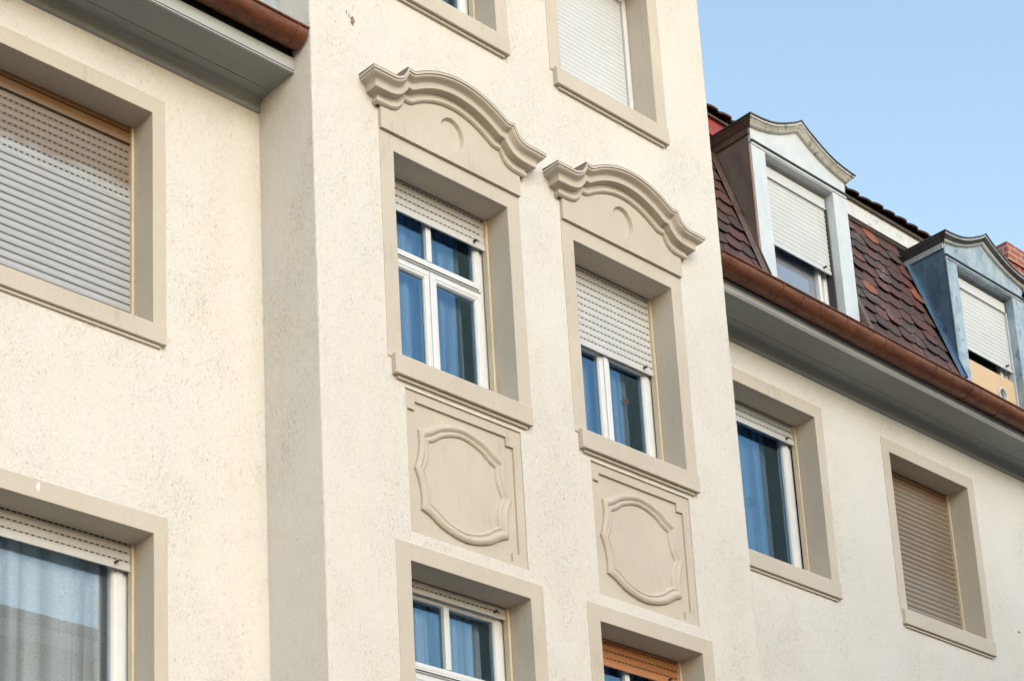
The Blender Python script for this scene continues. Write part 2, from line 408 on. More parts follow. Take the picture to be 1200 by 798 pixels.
def shutter(par, x0, x1, z_top, z_bot, y, mat, pitch=.058, slots=99, bulge=.007, box_h=0., box_mat=None, label=None, stops=True, bottom=.062, lines=True):
    mb = MB(); rows = []
    z = z_bot + bottom
    # bottom rail
    prof = [(y + .010, z_bot), (y - .003, z_bot + .001), (y - .004, z_bot + bottom * .55), (y + .002, z - .004), (y + .008, z)]
    n = 0; joints = []
    zt = z_top - box_h
    while z < zt - .002:
        z2 = min(z + pitch, zt); joints.append(z)
        for k in range(7):
            a = k / 6.0
            prof.append((y + .007 - bulge * math.sin(PI * min(1, a * 1.02)) ** .7, z + .003 + (z2 - z - .004) * a))
        z = z2
    mb.loft([[(x0, p[0], p[1]) for p in prof], [(x1, p[0], p[1]) for p in prof]], mat)
    joints.sort(reverse=True)
    for j in (joints[slots:] if lines else []):
        mb.face([(x0, y + .0012, j - .002), (x1, y + .0012, j - .002), (x1, y + .0012, j + .0035), (x0, y + .0012, j + .0035)], 'dark')
    for j in joints[:slots]:
        x = x0 + .02 + random.uniform(0, .01)
        while x < x1 - .03:
            mb.face([(x, y + .0012, j - .003), (x + .025, y + .0012, j - .003), (x + .025, y + .0012, j + .0045), (x, y + .0012, j + .0045)], 'dark')
            x += .041
    if box_h:
        if box_mat: mb.box(x0, x1, y - .012, y + .02, z_top - box_h, z_top, box_mat)
        else:
            for k in range(3):
                h3 = box_h / 3; mb.box(x0, x1, y - .010 + .005 * (k % 2), y + .02, z_top - box_h + h3 * k + .001, z_top - box_h + h3 * (k + 1) - .004, mat)
        mb.box(x0, x1, y - .015, y - .0125, z_top - box_h, z_top - box_h + .010, box_mat or mat)
    if stops:
        for xs in (x1 - .11,):
            cyl(mb, (xs, y - .004, z_bot + .035), (xs, y - .034, z_bot + .035), .010, 'rubber', 10)
    o = mb.build('roller_shutter', par, smooth=50, label=label, recalc=False)
    for p in o.data.polygons: pass
    return o

def cyl(mb, a, b, r, m, n=16, r2=None, caps=True):
    a = Vector(a); b = Vector(b); d = (b - a).normalized()
    u = d.cross(Vector((0, 0, 1)) if abs(d.z) < .9 else Vector((1, 0, 0))).normalized(); w = d.cross(u)
    r2 = r if r2 is None else r2
    k = len(mb.v); i0 = mb.mat(m)
    for c, rr in ((a, r), (b, r2)):
        for i in range(n):
            t = 2 * PI * i / n; mb.v.append(tuple(c + u * math.cos(t) * rr + w * math.sin(t) * rr))
    for i in range(n):
        j = (i + 1) % n; mb.f.append([k + i, k + j, k + n + j, k + n + i]); mb.mi.append(i0)
    if caps:
        mb.f.append([k + i for i in range(n)][::-1]); mb.mi.append(i0)
        mb.f.append([k + n + i for i in range(n)]); mb.mi.append(i0)

def guides(par, x0, x1, z0, z1, y):
    for xa, xb in ((x0 + .002, x0 + .022), (x1 - .022, x1 - .002)):
        mb = MB(); mb.box(xa, xb, y - .012, y + .035, z0, z1, 'guide'); mb.build('guide_rail', par, bevel=.002)

def bar_frame(mb, x0, x1, z0, z1, w, y0, y1, m, wb=None, step=.012):
    """rectangular ring with a stepped inner bead"""
    wb = wb or w
    O = [(x0, z0), (x1, z0), (x1, z1), (x0, z1)]
    def ring(d, db): return [(x0 + d, z0 + db), (x1 - d, z0 + db), (x1 - d, z1 - d), (x0 + d, z1 - d)]
    prof = [(0, 0, y1), (0, 0, y0), (w * .55, wb * .55, y0), (w * .60, wb * .60, y0 + .004), (w * .86, wb * .86, y0 + .006), (w, wb, y0 + .020), (w, wb, y1)]
    rows = [[(p[0], yy, p[1]) for p in ring(d, db)] for d, db, yy in prof]
    mb.loft(rows, m, closed_u=True)

def pane(mb, x0, x1, z0, z1, y, m='glass'):
    mb.face([(x0, y, z0), (x1, y, z0), (x1, y, z1), (x0, y, z1)], m)

def casement(x0, x1, z0, z1, y, transom, name='window'):
    """white two-light casement with a split fanlight; y = back of the reveal"""
    yf = y + .052
    mb = MB()
    bar_frame(mb, x0, x1, z0, z1, .045, yf, yf + .07, 'pvc')
    xc = (x0 + x1) / 2
    tz1, tz0 = transom
    mb.box(x0 + .044, x1 - .044, yf + .001, yf + .068, tz0 + .012, tz1 - .022, 'pvc')
    mb.box(x0 + .044, x1 - .044, yf - .016, yf + .0005, tz0 + .034, tz1 - .026, 'pvc')      # weather bar
    mb.box(x0 + .075, x1 - .075, yf - .021, yf - .0165, tz0 + .040, tz0 + .047, 'dark')
    win = mb.build(name, B, bevel=.003)
    g = MB()
    ys = yf - .010
    for a, b, side in ((x0 + .040, xc + .004, 0), (xc + .006, x1 - .040, 1)):
        s = MB(); bar_frame(s, a, b, z0 + .03, tz0 + .018, .062, ys, ys + .06, 'pvc', .07)
        if side == 1: s.box(a - .022, a + .024, ys - .012, ys - .0005, z0 + .035, tz0 + .012, 'pvc')
        s.build('sash', win, bevel=.0025)
        pane(g, a + .058, b - .058, z0 + .09, tz0 - .040, ys + .030)
    s = MB(); bar_frame(s, x0 + .040, x1 - .040, tz1 - .022, z1 - .02, .055, ys, ys + .06, 'pvc', .04)
    s.box(xc - .024, xc + .024, ys + .002, ys + .05, tz1 + .015, z1 - .074, 'pvc')
    s.build('fanlight', win, bevel=.0025)
    pane(g, x0 + .092, xc - .022, tz1 + .014, z1 - .07, ys + .030); pane(g, xc + .022, x1 - .092, tz1 + .014, z1 - .07, ys + .030)
    g.build('pane', win, recalc=False)
    return win

def single(x0, x1, z0, z1, y, name='window', depth=.06, gm='glass'):
    yf = y + depth; mb = MB()
    bar_frame(mb, x0, x1, z0, z1, .05, yf, yf + .07, 'pvc')
    win = mb.build(name, B, bevel=.003)
    s = MB(); bar_frame(s, x0 + .045, x1 - .045, z0 + .04, z1 - .04, .07, yf - .012, yf + .055, 'pvc', .075)
    s.build('sash', win, bevel=.0025)
    g = MB(); pane(g, x0 + .112, x1 - .112, z0 + .112, z1 - .106, yf + .030, gm); g.build('pane', win, recalc=False)
    return win

def curtain(x0, x1, z0, z1, y, mat, label, group='curtains behind the windows', amp=.032, wl=.10, seed=1):
    rnd = random.Random(seed); n = int((x1 - x0) / .008); ph = rnd.uniform(0, 6)
    rows = []; zs = [z0 + (z1 - z0) * i / 8 for i in range(9)]
    base = []
    p = ph
    for i in range(n + 1):
        x = x0 + (x1 - x0) * i / n
        p += .008 / wl * 2 * PI * (1 + .6 * math.sin(x * 9 + ph))
        base.append((x, p, .7 + .5 * math.sin(x * 5.3 + ph)))
    for z in zs:
        k = (z1 - z) / (z1 - z0)
        rows.append([(x + .015 * k * math.sin(p * .31), y + amp * a * math.sin(p) * (.5 + .5 * k), z) for x, p, a in base])
    mb = MB(); mb.loft(rows, mat)
    o = mb.build('curtain', None, smooth=90, recalc=False)
    return tag(o, label, 'curtain', group)

# --- bay windows
def bay_window(b, row, top_h, transom=None, sh=None, **kw):
    z0, z1 = row
    win = casement(b[0] + .004, b[1] - .004, z0 + .03, z1 - .03, R, transom)
    surround(win, b[0], b[1], z0, z1, W, top_h, 0)
    sill(win, b[0], b[1], z0, 0)
    guides(win, b[0], b[1], z0 + .03, z1 - .001, R)
    if sh: shutter(win, b[0] + .02, b[1] - .02, z1 + .01, sh[0], R + .012, sh[1], **kw)
    return win
w1 = bay_window(b1, ROW_M, .128, (-.527, -.617), (-.249, 'slat_cream'))
w2 = bay_window(b2, ROW_M, .128, (-.527, -.617), (-.663, 'slat_cream'))
w3 = bay_window(b1, ROW_L, W, (-3.560, -3.650), (-3.086, 'slat_cream'), bottom=.045)
w4 = bay_window(b2, ROW_L, W, (-3.560, -3.650), (-3.197, 'slat_orange'), label='orange brown roller shutter')
w5 = bay_window(b1, ROW_T, W, (2.27, 2.18), (2.55, 'slat_white'))
# closed white one, top right
win = single(b2[0] + .004, b2[1] - .004, ROW_T[0] + .03, ROW_T[1] - .03, R, depth=.07)
surround(win, b2[0], b2[1], ROW_T[0], ROW_T[1], W, W, 0); sill(win, b2[0], b2[1], ROW_T[0], 0)
mb = MB()
for xa, xb in ((b2[0] + .002, b2[0] + .05), (b2[1] - .05, b2[1] - .004)): mb.box(xa, xb, R - .004, R + .05, ROW_T[0] + .02, ROW_T[1] - .001, 'pvc')
mb.box(b2[0] + .05, b2[1] - .05, R - .006, R + .05, ROW_T[1] - .075, ROW_T[1] - .001, 'pvc')
mb.build('guide_rail', win, bevel=.002)
shutter(win, b2[0] + .05, b2[1] - .056, ROW_T[1] - .075, ROW_T[0] + .01, R + .012, 'slat_white', pitch=.042, slots=0, bulge=.006, stops=False, lines=False, label='closed white roller shutter')
# --- left wing windows
def wing_window(x, z, wS, hS, sh, y=D, e=.085, hgt=.134, **kw):
    win = single(x[0] + .004, x[1] - .004, z[0] + .03, z[1] - .02, y + R, gm='clear_glass' if z is CZ else 'glass')
    surround(win, x[0], x[1], z[0], z[1], wS, hS, y)
    sill(win, x[0], x[1], z[0], y, .036, hgt, e)
    guides(win, x[0], x[1], z[0] + .03, z[1] - .001, y + R)
    if sh: shutter(win, x[0] + .02, x[1] - .02, z[1] + .01, sh[0], y + R + .012, sh[1], **kw)
    return win
wA = wing_window(AX, AZ, .101, .125, (-1.60, 'slat_brown'), slots=7, box_h=.135, label='closed brown roller shutter, sky sheen painted on its lower slats', stops=False, pitch=.056)
wC = wing_window(AX, CZ, .101, .125, (-3.205, 'slat_cream'))
wR1 = wing_window(R1, RZ, .111, .125, (-.243, 'slat_cream'), e=.092, hgt=.149)
wR2 = wing_window(R2, RZ, .111, .125, (-1.60, 'slat_umber'), e=.092, hgt=.149, slots=0, lines=False, pitch=.05, bulge=.013, stops=False, label='closed brown roller shutter')
# white filler blob on the lower left surround, torn plaster high on the bay
def blob(name, par, cx, y, cz, rx, rz, m, depth, drips=(), seed=3):
    rnd = random.Random(seed); mb = MB(); n = 26
    rim = []; top = []
    for i in range(n):
        t = 2 * PI * i / n; k = rnd.uniform(.75, 1.2)
        rim.append((cx + rx * k * math.cos(t), y, cz + rz * k * math.sin(t)))
        top.append((cx + rx * k * .6 * math.cos(t), y - depth * rnd.uniform(.6, 1.1), cz + rz * k * .6 * math.sin(t)))
    mb.loft([rim, top, [(cx + (p[0] - cx) * .1, y - depth, cz + (p[2] - cz) * .1) for p in top]], m, closed_u=True)
    return mb.build(name, par, smooth=80)
blob('filler_patch', wC, -1.687, D - .0065, -2.952, .013, .028, 'filler', .006)
blob('plaster_chip', bay, .377, .001, .888, .022, .045, 'bare', .004, seed=5)
blob('plaster_chip', bay, .325, .001, .935, .007, .020, 'bare', .003, seed=8)
blob('plaster_chip', bay, .347, .001, .915, .006, .024, 'bare', .003, seed=9)

blob('plaster_chip', wR2, 9.045, D + .001, -1.378, .035, .010, 'bare', .004, seed=11)
# --- curtains and the little things hung on them
curtain(AX[0] + .05, AX[1] - .02, -4.55, -3.03, D + R + .165, 'curtain_lace', 'white lace curtain behind the lowest left window with the reflected house', amp=.045, wl=.15, seed=2)
curtain(b1[0] + .03, 1.66, -1.50, -.04, .40, 'curtain_blue', 'pale blue sheer curtain in the middle bay window with the white fanlight bars', seed=4)
curtain(b2[0] + .03, 3.395, -1.50, -.04, .40, 'curtain_blue', 'pale blue curtain with an orange butterfly below the half lowered cream shutter', seed=6, amp=.016)
curtain(b1[0] + .03, 1.67, -4.5, -3.04, .40, 'curtain_white', 'whitish net curtain in the bottom bay window below the left oval relief', seed=8, wl=.06, amp=.014)
curtain(b2[0] + .03, 3.40, -4.5, -3.04, .40, 'curtain_blue', 'blue curtain glimpsed below the orange brown shutter', seed=9)
curtain(R1[0] + .03, 5.90, -1.55, -.08, D + R + .20, 'curtain_blue', 'plain pale blue curtain with a violet butterfly in the window right of the bay', seed=12, amp=.012, wl=.16)
curtain(b1[0] + .03, 1.70, 1.47, 2.75, .40, 'curtain_white', 'bluish curtain in the bay window cut off by the top edge', seed=14)
def butterfly(c, s, m, label):
    mb = MB()
    for sx in (-1, 1):
        up = [(0, 0), (.3, .55), (.75, .75), (1, .5), (.8, .12), (.35, -.02)]
        lo = [(0, 0), (.35, -.04), (.7, -.15), (.72, -.5), (.45, -.62), (.15, -.35)]
        for ol in (up, lo):
            pts = [(c[0] + sx * p[0] * s, c[2] + p[1] * s) for p in ol]
            if sx < 0: pts = pts[::-1]
            mb.prism(pts, c[1] - .004, c[1], m)
    cyl(mb, (c[0], c[1] - .003, c[2] - .4 * s), (c[0], c[1] - .003, c[2] + .35 * s), .05 * s, m, 8)
    return tag(mb.build('butterfly_decoration', None), label, 'decoration', 'felt butterflies pinned to curtains')
butterfly((3.345, .365, -.87), .036, 'orange', 'small orange butterfly pinned to the curtain under the half lowered cream shutter')
butterfly((5.60, D + R + .165, -.86), .055, 'violet', 'violet butterfly pinned to the blue curtain right of the bay')

# ---------------------------------------------------------------- pediments over the middle bay windows
def arch(top, low, uc): return lambda u: low + (top - low) * (1 - (u / uc) ** 2)
def curve(fn, ul, tail):
    pts = [(ul * i / 14, fn(ul * i / 14)) for i in range(15)]
    return pts + tail
HT = curve(arch(.722, .580, .45), .415, [(.445, .584), (.478, .583), (.51, .592), (.518, .570), (.530, .545), (.560, .505), (.600, .482), (.640, .474), (.70, .472), (.8225, .474)])
HB = curve(arch(.622, .478, .42), .385, [(.407, .487), (.432, .481), (.458, .484), (.465, .470), (.475, .455), (.50, .424), (.535, .394), (.58, .375), (.63, .366), (.7625, .362)])
HN = curve(arch(.552, .405, .40), .370, [(.395, .416), (.425, .411), (.457, .413), (.461, .398), (.468, .380), (.49, .345), (.525, .314), (.57, .298), (.62, .294), (.7125, .292)])
def full(h): return [(-u, z) for u, z in h[:0:-1]] + list(h)
FT, FB, FN = full(HT), full(HB), full(HN)
def lerp(a, b, t): return [(p[0] + (q[0] - p[0]) * t, p[1] + (q[1] - p[1]) * t) for p, q in zip(a, b)]
def pediment(xc):
    # panel with a shallow round recess
    mb = MB(); yp = -.030; hw = .6625
    edge = [(u, z + .03) for u, z in FN if abs(u) < hw]
    n = 40; rx, rz, cz = .112, .130, .352
    out = [(-hw, .1285), (hw, .1285), (hw, .32)] + [(u, z) for u, z in edge[::-1]] + [(-hw, .32)]
    # face with a hole: split in an upper and a lower half around the circle
    circ = [(rx * math.cos(PI + PI * i / n), cz + rz * math.sin(PI + PI * i / n)) for i in range(n + 1)]    # lower half, left to right
    circ_u = [(rx * math.cos(PI * i / n), cz + rz * math.sin(PI * i / n)) for i in range(n + 1)]            # upper half, right to left
    lower = [(-hw, .1285), (hw, .1285), (hw, .32)] + circ[::-1] + [(-hw, .32)]
    upper = [(hw, .32)] + edge[::-1] + [(-hw, .32)] + circ_u[::-1]
    P = lambda pts, y: [(xc + p[0], y, p[1]) for p in pts]
    mb.face(P(lower, yp), 'trim'); mb.face(P(upper, yp), 'trim')
    ring = circ[:-1] + circ_u[:-1]
    mb.loft([P(ring, yp), P(lerp(ring, [(0, cz)] * len(ring), .10), yp + .026)], 'trim', closed_u=True)
    mb.face(P(lerp(ring, [(0, cz)] * len(ring), .10), yp + .026), 'trim')
    for s in (-1, 1): mb.face([(xc + s * hw, yp, .1285), (xc + s * hw, .01, .1285), (xc + s * hw, .01, .36), (xc + s * hw, yp, .36)], 'trim')
    mb.face([(xc - hw, yp, .1285), (xc + hw, yp, .1285), (xc + hw, .01, .1285), (xc - hw, .01, .1285)], 'trim')
    ped = mb.build('pediment', B, recalc=False)
    # moulded cornice
    secs = [(lerp(FT, FB, -.10), -.006, .8225), (lerp(FT, FB, -.02), -.150, .8225), (FT, -.160, .8225), (lerp(FT, FB, .055), -.1605, .823), (lerp(FT, FB, .20), -.160, .8225), (lerp(FT, FB, .23), -.150, .8125),
            (lerp(FT, FB, .28), -.150, .8125), (lerp(FT, FB, .33), -.150, .8125), (lerp(FT, FB, .38), -.145, .8075), (lerp(FT, FB, .45), -.128, .7905), (lerp(FT, FB, .52), -.113, .7755),
            (lerp(FT, FB, .59), -.106, .7685), (lerp(FT, FB, .68), -.1035, .766), (lerp(FT, FB, .84), -.103, .7655), (lerp(FT, FB, .97), -.1025, .765), (FB, -.0985, .761),
            (lerp(FB, FN, .06), -.060, .7225), (lerp(FB, FN, .10), -.046, .7085), (lerp(FB, FN, .30), -.044, .7065), (lerp(FB, FN, .45), -.047, .7095), (lerp(FB, FN, .62), -.054, .7165),
            (lerp(FB, FN, .80), -.054, .7165), (lerp(FB, FN, .93), -.046, .7085), (FN, -.036, .6985), (lerp(FB, FN, 1.0), -.028, .69)]
    rows = []
    for cv, y, ue in secs:
        r = [(xc + (u if abs(u) < .66 else math.copysign(ue, u)), y, z) for u, z in cv]
        rows.append([(r[0][0], 0.004, r[0][2])] + r + [(r[-1][0], 0.004, r[-1][2])])
    mb = MB(); mb.loft(rows[:4], 'ledge'); mb.loft(rows[3:], 'trim')
    mb.build('cornice', ped, smooth=28)
    return ped
pediment((b1[0] + b1[1]) / 2); pediment((b2[0] + b2[1]) / 2)

# ---------------------------------------------------------------- relief panels with the cartouche
def relief(h):
    x0, x1, z0, z1 = h; xc = (x0 + x1) / 2; mb = MB()
    yb, yf = .013, .030
    ix0, ix1, iz0, iz1 = x0 + .026, x1 - .066, z0 + .032, z1 - .070
    ix0, ix1 = x0 + .024, x1 - .068
    n1, n2 = .066, .064
    inn = [(ix0, iz0 + n2), (ix0 + n1, iz0 + n2), (ix0 + n1, iz0), (ix1 - n1, iz0), (ix1 - n1, iz0 + n2), (ix1, iz0 + n2),
           (ix1, iz1 - n2), (ix1 - n1, iz1 - n2), (ix1 - n1, iz1), (ix0 + n1, iz1), (ix0 + n1, iz1 - n2), (ix0, iz1 - n2)]
    e = .0005
    out = [(x0 - e, iz0 + n2), (x0 - e, z0 - e), (ix0 + n1, z0 - e), (ix1 - n1, z0 - e), (x1 + e, z0 - e), (x1 + e, iz0 + n2), (x1 + e, iz1 - n2), (x1 + e, z1 + e), (ix1 - n1, z1 + e), (ix0 + n1, z1 + e), (x0 - e, z1 + e), (x0 - e, iz1 - n2)]
    F = lambda p, y: (p[0], y, p[1])
    for i in range(12):
        j = (i + 1) % 12
        mb.face([F(out[i], yb), F(out[j], yb), F(inn[j], yb), F(inn[i], yb)], 'trim')
        mb.face([F(inn[i], yb), F(inn[j], yb), F(inn[j], yf), F(inn[i], yf)], 'trim')
    mb.face([F((x0, z0), yf + .0), F((x1, z0), yf), F((x1, z1), yf), F((x0, z1), yf)], 'trim')
    rp = mb.build('relief_panel', B, recalc=False)
    # cartouche moulding: ogee arch above and below, brace-shaped sides
    cx, cz = xc - .018, -2.312
    def outline(hw, hh, ch, cw, kink):
        q = []
        for i in range(13):                                            # top centre -> right corner
            u = i / 12; z = hh - (hh - ch) * (u ** 1.75) + .012 * math.sin(PI * min(1, max(0, (u - .62) / .38)))* -1
            q.append((cw * u, z))
        for i in range(1, 11):                                         # right corner -> cusp
            t = i / 10; q.append((cw + (hw - cw) * (t ** 2.1) - kink * math.sin(PI * t), ch * (1 - t)))
        low = [(x, -z) for x, z in q[::-1]][1:]
        right = q + low
        left = [(-x, z) for x, z in right[::-1]][1:-1]
        return right + left
    o1 = outline(.440, .418, .285, .395, .010); o2 = outline(.352, .335, .212, .305, .008)
    prof = [(0, 0), (.02, .016), (.10, .022), (.22, .0285), (.34, .030), (.46, .025), (.55, .014), (.60, .010), (.70, .012), (.76, .018), (.88, .016), (.96, .009), (1.0, .000)]
    mb = MB()
    mb.loft([[(cx + p[0], yf - .0005 - hgt, cz + p[1]) for p in lerp(o1, o2, t)] for t, hgt in prof], 'trim', closed_u=True)
    mb.build('cartouche_moulding', rp, smooth=38)
    return rp
relief(REL[0]); relief(REL[1])

# ---------------------------------------------------------------- eaves, gutters
def eaves(x0, x1, joint=None):
    pr = [(D + .004, .312), (D - .012, .316), (D - .022, .326), (D - .0245, .342), (D - .018, .362), (D - .020, .378), (D - .034, .394), (D - .046, .402), (D - .052, .404)]
    mb = MB(); mb.loft([[(x0, p[0], p[1]) for p in pr], [(x1, p[0], p[1]) for p in pr]], 'soffit')
    # two soffit boards with an open joint, dark above it
    cuts = [x0] + ([joint] if joint else []) + [x1]
    for i in range(len(cuts) - 1):
        a, b = cuts[i] + (.0025 if i else 0), cuts[i + 1] - (.0025 if i < len(cuts) - 2 else 0)
        mb.box(a, b, .4275, D - .05, .4055, .42, 'soffit'); mb.box(a, b, .188, .4235, .4065, .42, 'soffit')
    mb.box(x0, x1, .19, D - .01, .424, .43, 'dark')
    ev = mb.build('eaves', B, smooth=40, bevel=0)
    mb = MB()
    mb.box(x0, x1, .1735, .190, .404, .4135, 'fascia'); mb.box(x0, x1, .1935, .205, .5, .655, 'dark'); mb.box(x0, x1, .1785, .192, .4265, .520, 'fascia'); mb.box(x0, x1, .187, .19, .4135, .4265, 'dark')  # dark strips paint shade in behind the gutter and above the lip
    mb.build('fascia', ev, bevel=.002)
    return ev
eaves(XL, -.001); eaves(BX + .001, XR, 9.015)
GC = (.098, .636); GR = .097
def gutter(x0, x1, bands, cap=None, GC=(.098, .636), GR=.097, fall=0.):
    mb = MB(); n = 22
    def arc(r): return [(GC[0] + r * math.cos(t), GC[1] + r * math.sin(t)) for t in [PI + PI * i / n for i in range(n + 1)]]
    o, i = arc(GR), arc(GR - .004)
    prof = o + i[::-1]
    xs = [x0 + (x1 - x0) * k / 60 for k in range(61)]
    rows = []
    for k, x in enumerate(xs):
        s = .0022 * math.sin(x * 1.7) + .0012 * math.sin(x * 5.1) - fall * (x - x0)
        rows.append([(x, p[0], p[1] + s) for p in prof])
    mb.loft(rows, 'gutter', closed_u=True)
    cyl(mb, (x0, GC[0] - GR - .004, GC[1] + .004), (x1, GC[0] - GR - .004, GC[1] + .004 - fall * (x1 - x0)), .0095, 'gutter', 12)
    g = mb.build('gutter', B, smooth=40, recalc=True)
    for x in bands:
        b = MB(); dz = -fall * (x - x0)
        for q, (dx, rr) in enumerate(((0, .0065), (.02, .0035))):
            ar = [(GC[0] + (GR + rr) * math.cos(t), GC[1] + dz + (GR + rr) * math.sin(t)) for t in [PI * 1.0 + PI * i / n for i in range(n + 1)]]
            ar0 = [(GC[0] + (GR - .001) * math.cos(t), GC[1] + dz + (GR - .001) * math.sin(t)) for t in [PI * 1.0 + PI * i / n for i in range(n + 1)]]
            w = .0045
            if q == 1: continue
            b.loft([[(x - w * 1.6, *p) for p in ar0], [(x - w, *p) for p in ar], [(x + w, *p) for p in ar], [(x + w * 1.6, *p) for p in ar0]], 'gutter')
        b.build('joint_ring', g, smooth=40)
    if cap is not None:
        c = MB(); c.prism([(p[0], p[1]) for p in arc(GR + .002)], cap - .006, cap, 'lead', 'x'); c.build('end_cap', g)
    return g
gutter(XL, -.012, [-.10, -.66, -1.36, -2.2, -3.2], cap=-.006)
gutter(BX + .01, XR, [4.36, 5.03, 5.30, 5.545, 5.90, 6.46, 7.22, 7.80, 8.31, 9.0, 9.8, 10.6], GC=(.101, .598), GR=.102, fall=.0055)
# ---------------------------------------------------------------- mansard, upper roof
KY = 3.2
def my(z): return .274 + (z - .917) / KY
ZB, ZT = .60, 2.50
sl = Vector((0, 1 / KY, 1)).normalized(); nl = Vector((0, -1, 1 / KY)).normalized()
D1X, D2X, DW = 5.122, 8.040, 1.351
D3X = D2X + 2.918
skip = [(d + .02, d + DW - .02) for d in (D1X, D2X)]
xs = [BX] + [v for s in skip for v in s] + [XR]
TW, TL, RP = .190, .34, .157
row = 0
s0 = 0.02
def tile(mb, x, s, base, up, nrm, w=TW, l=TL, th=.010, tilt=.034):
    hw = w / 2 - .002 + random.uniform(-.0015, .0015)
    dx = random.uniform(-.004, .004); ds = random.uniform(-.006, .006); tl = tilt + random.uniform(-.010, .012)
    o = [(-hw, l), (-hw, .058)] + [(-hw * math.cos(t), .058 - .058 * math.sin(t) ** .9) for t in [PI * i / 8 for i in range(1, 8)]] + [(hw, .058), (hw, l)]
    sk = random.uniform(-.012, .012)
    def P(p, h): return base + Vector((x + dx + p[0] + sk * p[1], 0, 0)) + up * (s + ds + p[1]) + nrm * (h + tl * max(0., (l - p[1])) / l * .9)
    n = len(o)
    top = [P(p, th) for p in o]; bot = [P(p, 0.001) for p in o]
    mb.poly([tuple(v) for v in top + bot], [tuple(range(n))] + [(i, i + n, (i + 1) % n + n, (i + 1) % n) for i in range(n)], 'tiles')
base = Vector((0, my(ZB), ZB))
smax = (ZT - ZB) / sl.z
for xa, xb in zip(xs[::2], xs[1::2]):
    mb = MB(); s0 = .02; row = 0
    mb.face([(xa, my(ZB), ZB), (xb, my(ZB), ZB), (xb, my(ZT), ZT), (xa, my(ZT), ZT)], 'zinc_brown')
    while s0 < smax - .10:
        x = BX + (0 if row % 2 else TW / 2) + .06
        while x < XR:
            if xa - (.02 if xa == BX else -.085) < x < xb - .085: tile(mb, x, s0, base, sl, nl)
            x += TW
        s0 += RP; row += 1
    mb.build('mansard_roof', B, label='steep slope of dark red, violet and orange beaver tail tiles', recalc=True)
# left wing: sheet metal slope
mb = MB()
mb.face([(XL, .178, .60), (-.001, .178, .60), (-.001, my(ZT), ZT), (XL, my(ZT), ZT)], 'lead')
mb.build('mansard_roof', B, label='blue grey sheet metal slope above the left gutter')
# upper eaves
YU = .680
def upper(x0, x1, m, name='roof_fascia', label=None):
    mb = MB()
    mb.box(x0, x1, YU, YU + .03, 2.462, 2.622, m)
    mb.box(x0, x1, YU + .0305, YU + .052, 2.452, 2.50, 'soffit'); mb.box(x0, x1, YU + .053, YU + .085, 2.462, 2.51, 'lead')
    return mb.build(name, B, bevel=.003, label=label)
upper(D1X + .30, XR, 'upper_white', label='chalky white board below the upper roof edge')
upper(BX + .002, D1X + .298, 'red', label='red painted board beside the bay')
mb = MB()
up2 = Vector((0, math.cos(math.radians(32)), math.sin(math.radians(32)))); nr2 = Vector((0, -math.sin(math.radians(32)), math.cos(math.radians(32))))
ub = Vector((0, YU - .055, 2.640))
for xa, xb in ((XL, -.001), (BX + .001, XR)):
    q = [Vector((xa, 0, 0)), Vector((xb, 0, 0))]
    mb.face([q[0] + ub + up2 * .03, q[1] + ub + up2 * .03, q[1] + ub + up2 * 5, q[0] + ub + up2 * 5], 'zinc_brown')
    e5 = ub + up2 * 5
    mb.face([q[0] + e5, q[1] + e5, (xb, 9.2, 2.5), (xa, 9.2, 2.5)], 'zinc_brown')
mb.box(BX + .002, XR, YU - .03, YU + .05, 2.624, 2.640, 'zinc_brown')
row = 0
for s in (0, .14, .28):
    x = BX + (.05 if row % 2 else .05 + TW / 2)
    while x < XR:
        tile(mb, x, s, ub, up2, nr2, th=.016, tilt=.045); x += TW
    row += 1
mb.build('upper_roof', B)
# bay roof cap (above the picture)
mb = MB(); mb.prism([(-.25, 4.55), (BX + .25, 4.55), (BX / 2, 6.3)], -.25, 3.0, 'zinc_brown'); mb.build('bay_roof', B)
mb = MB()
mb.box(12.516, 13.16, 2.0, 2.62, 2.9, 4.66, 'brick'); mb.box(12.490, 13.186, 1.974, 2.646, 4.66, 4.905, 'brick')
mb.build('chimney', B, bevel=.006, label='red brick chimney')

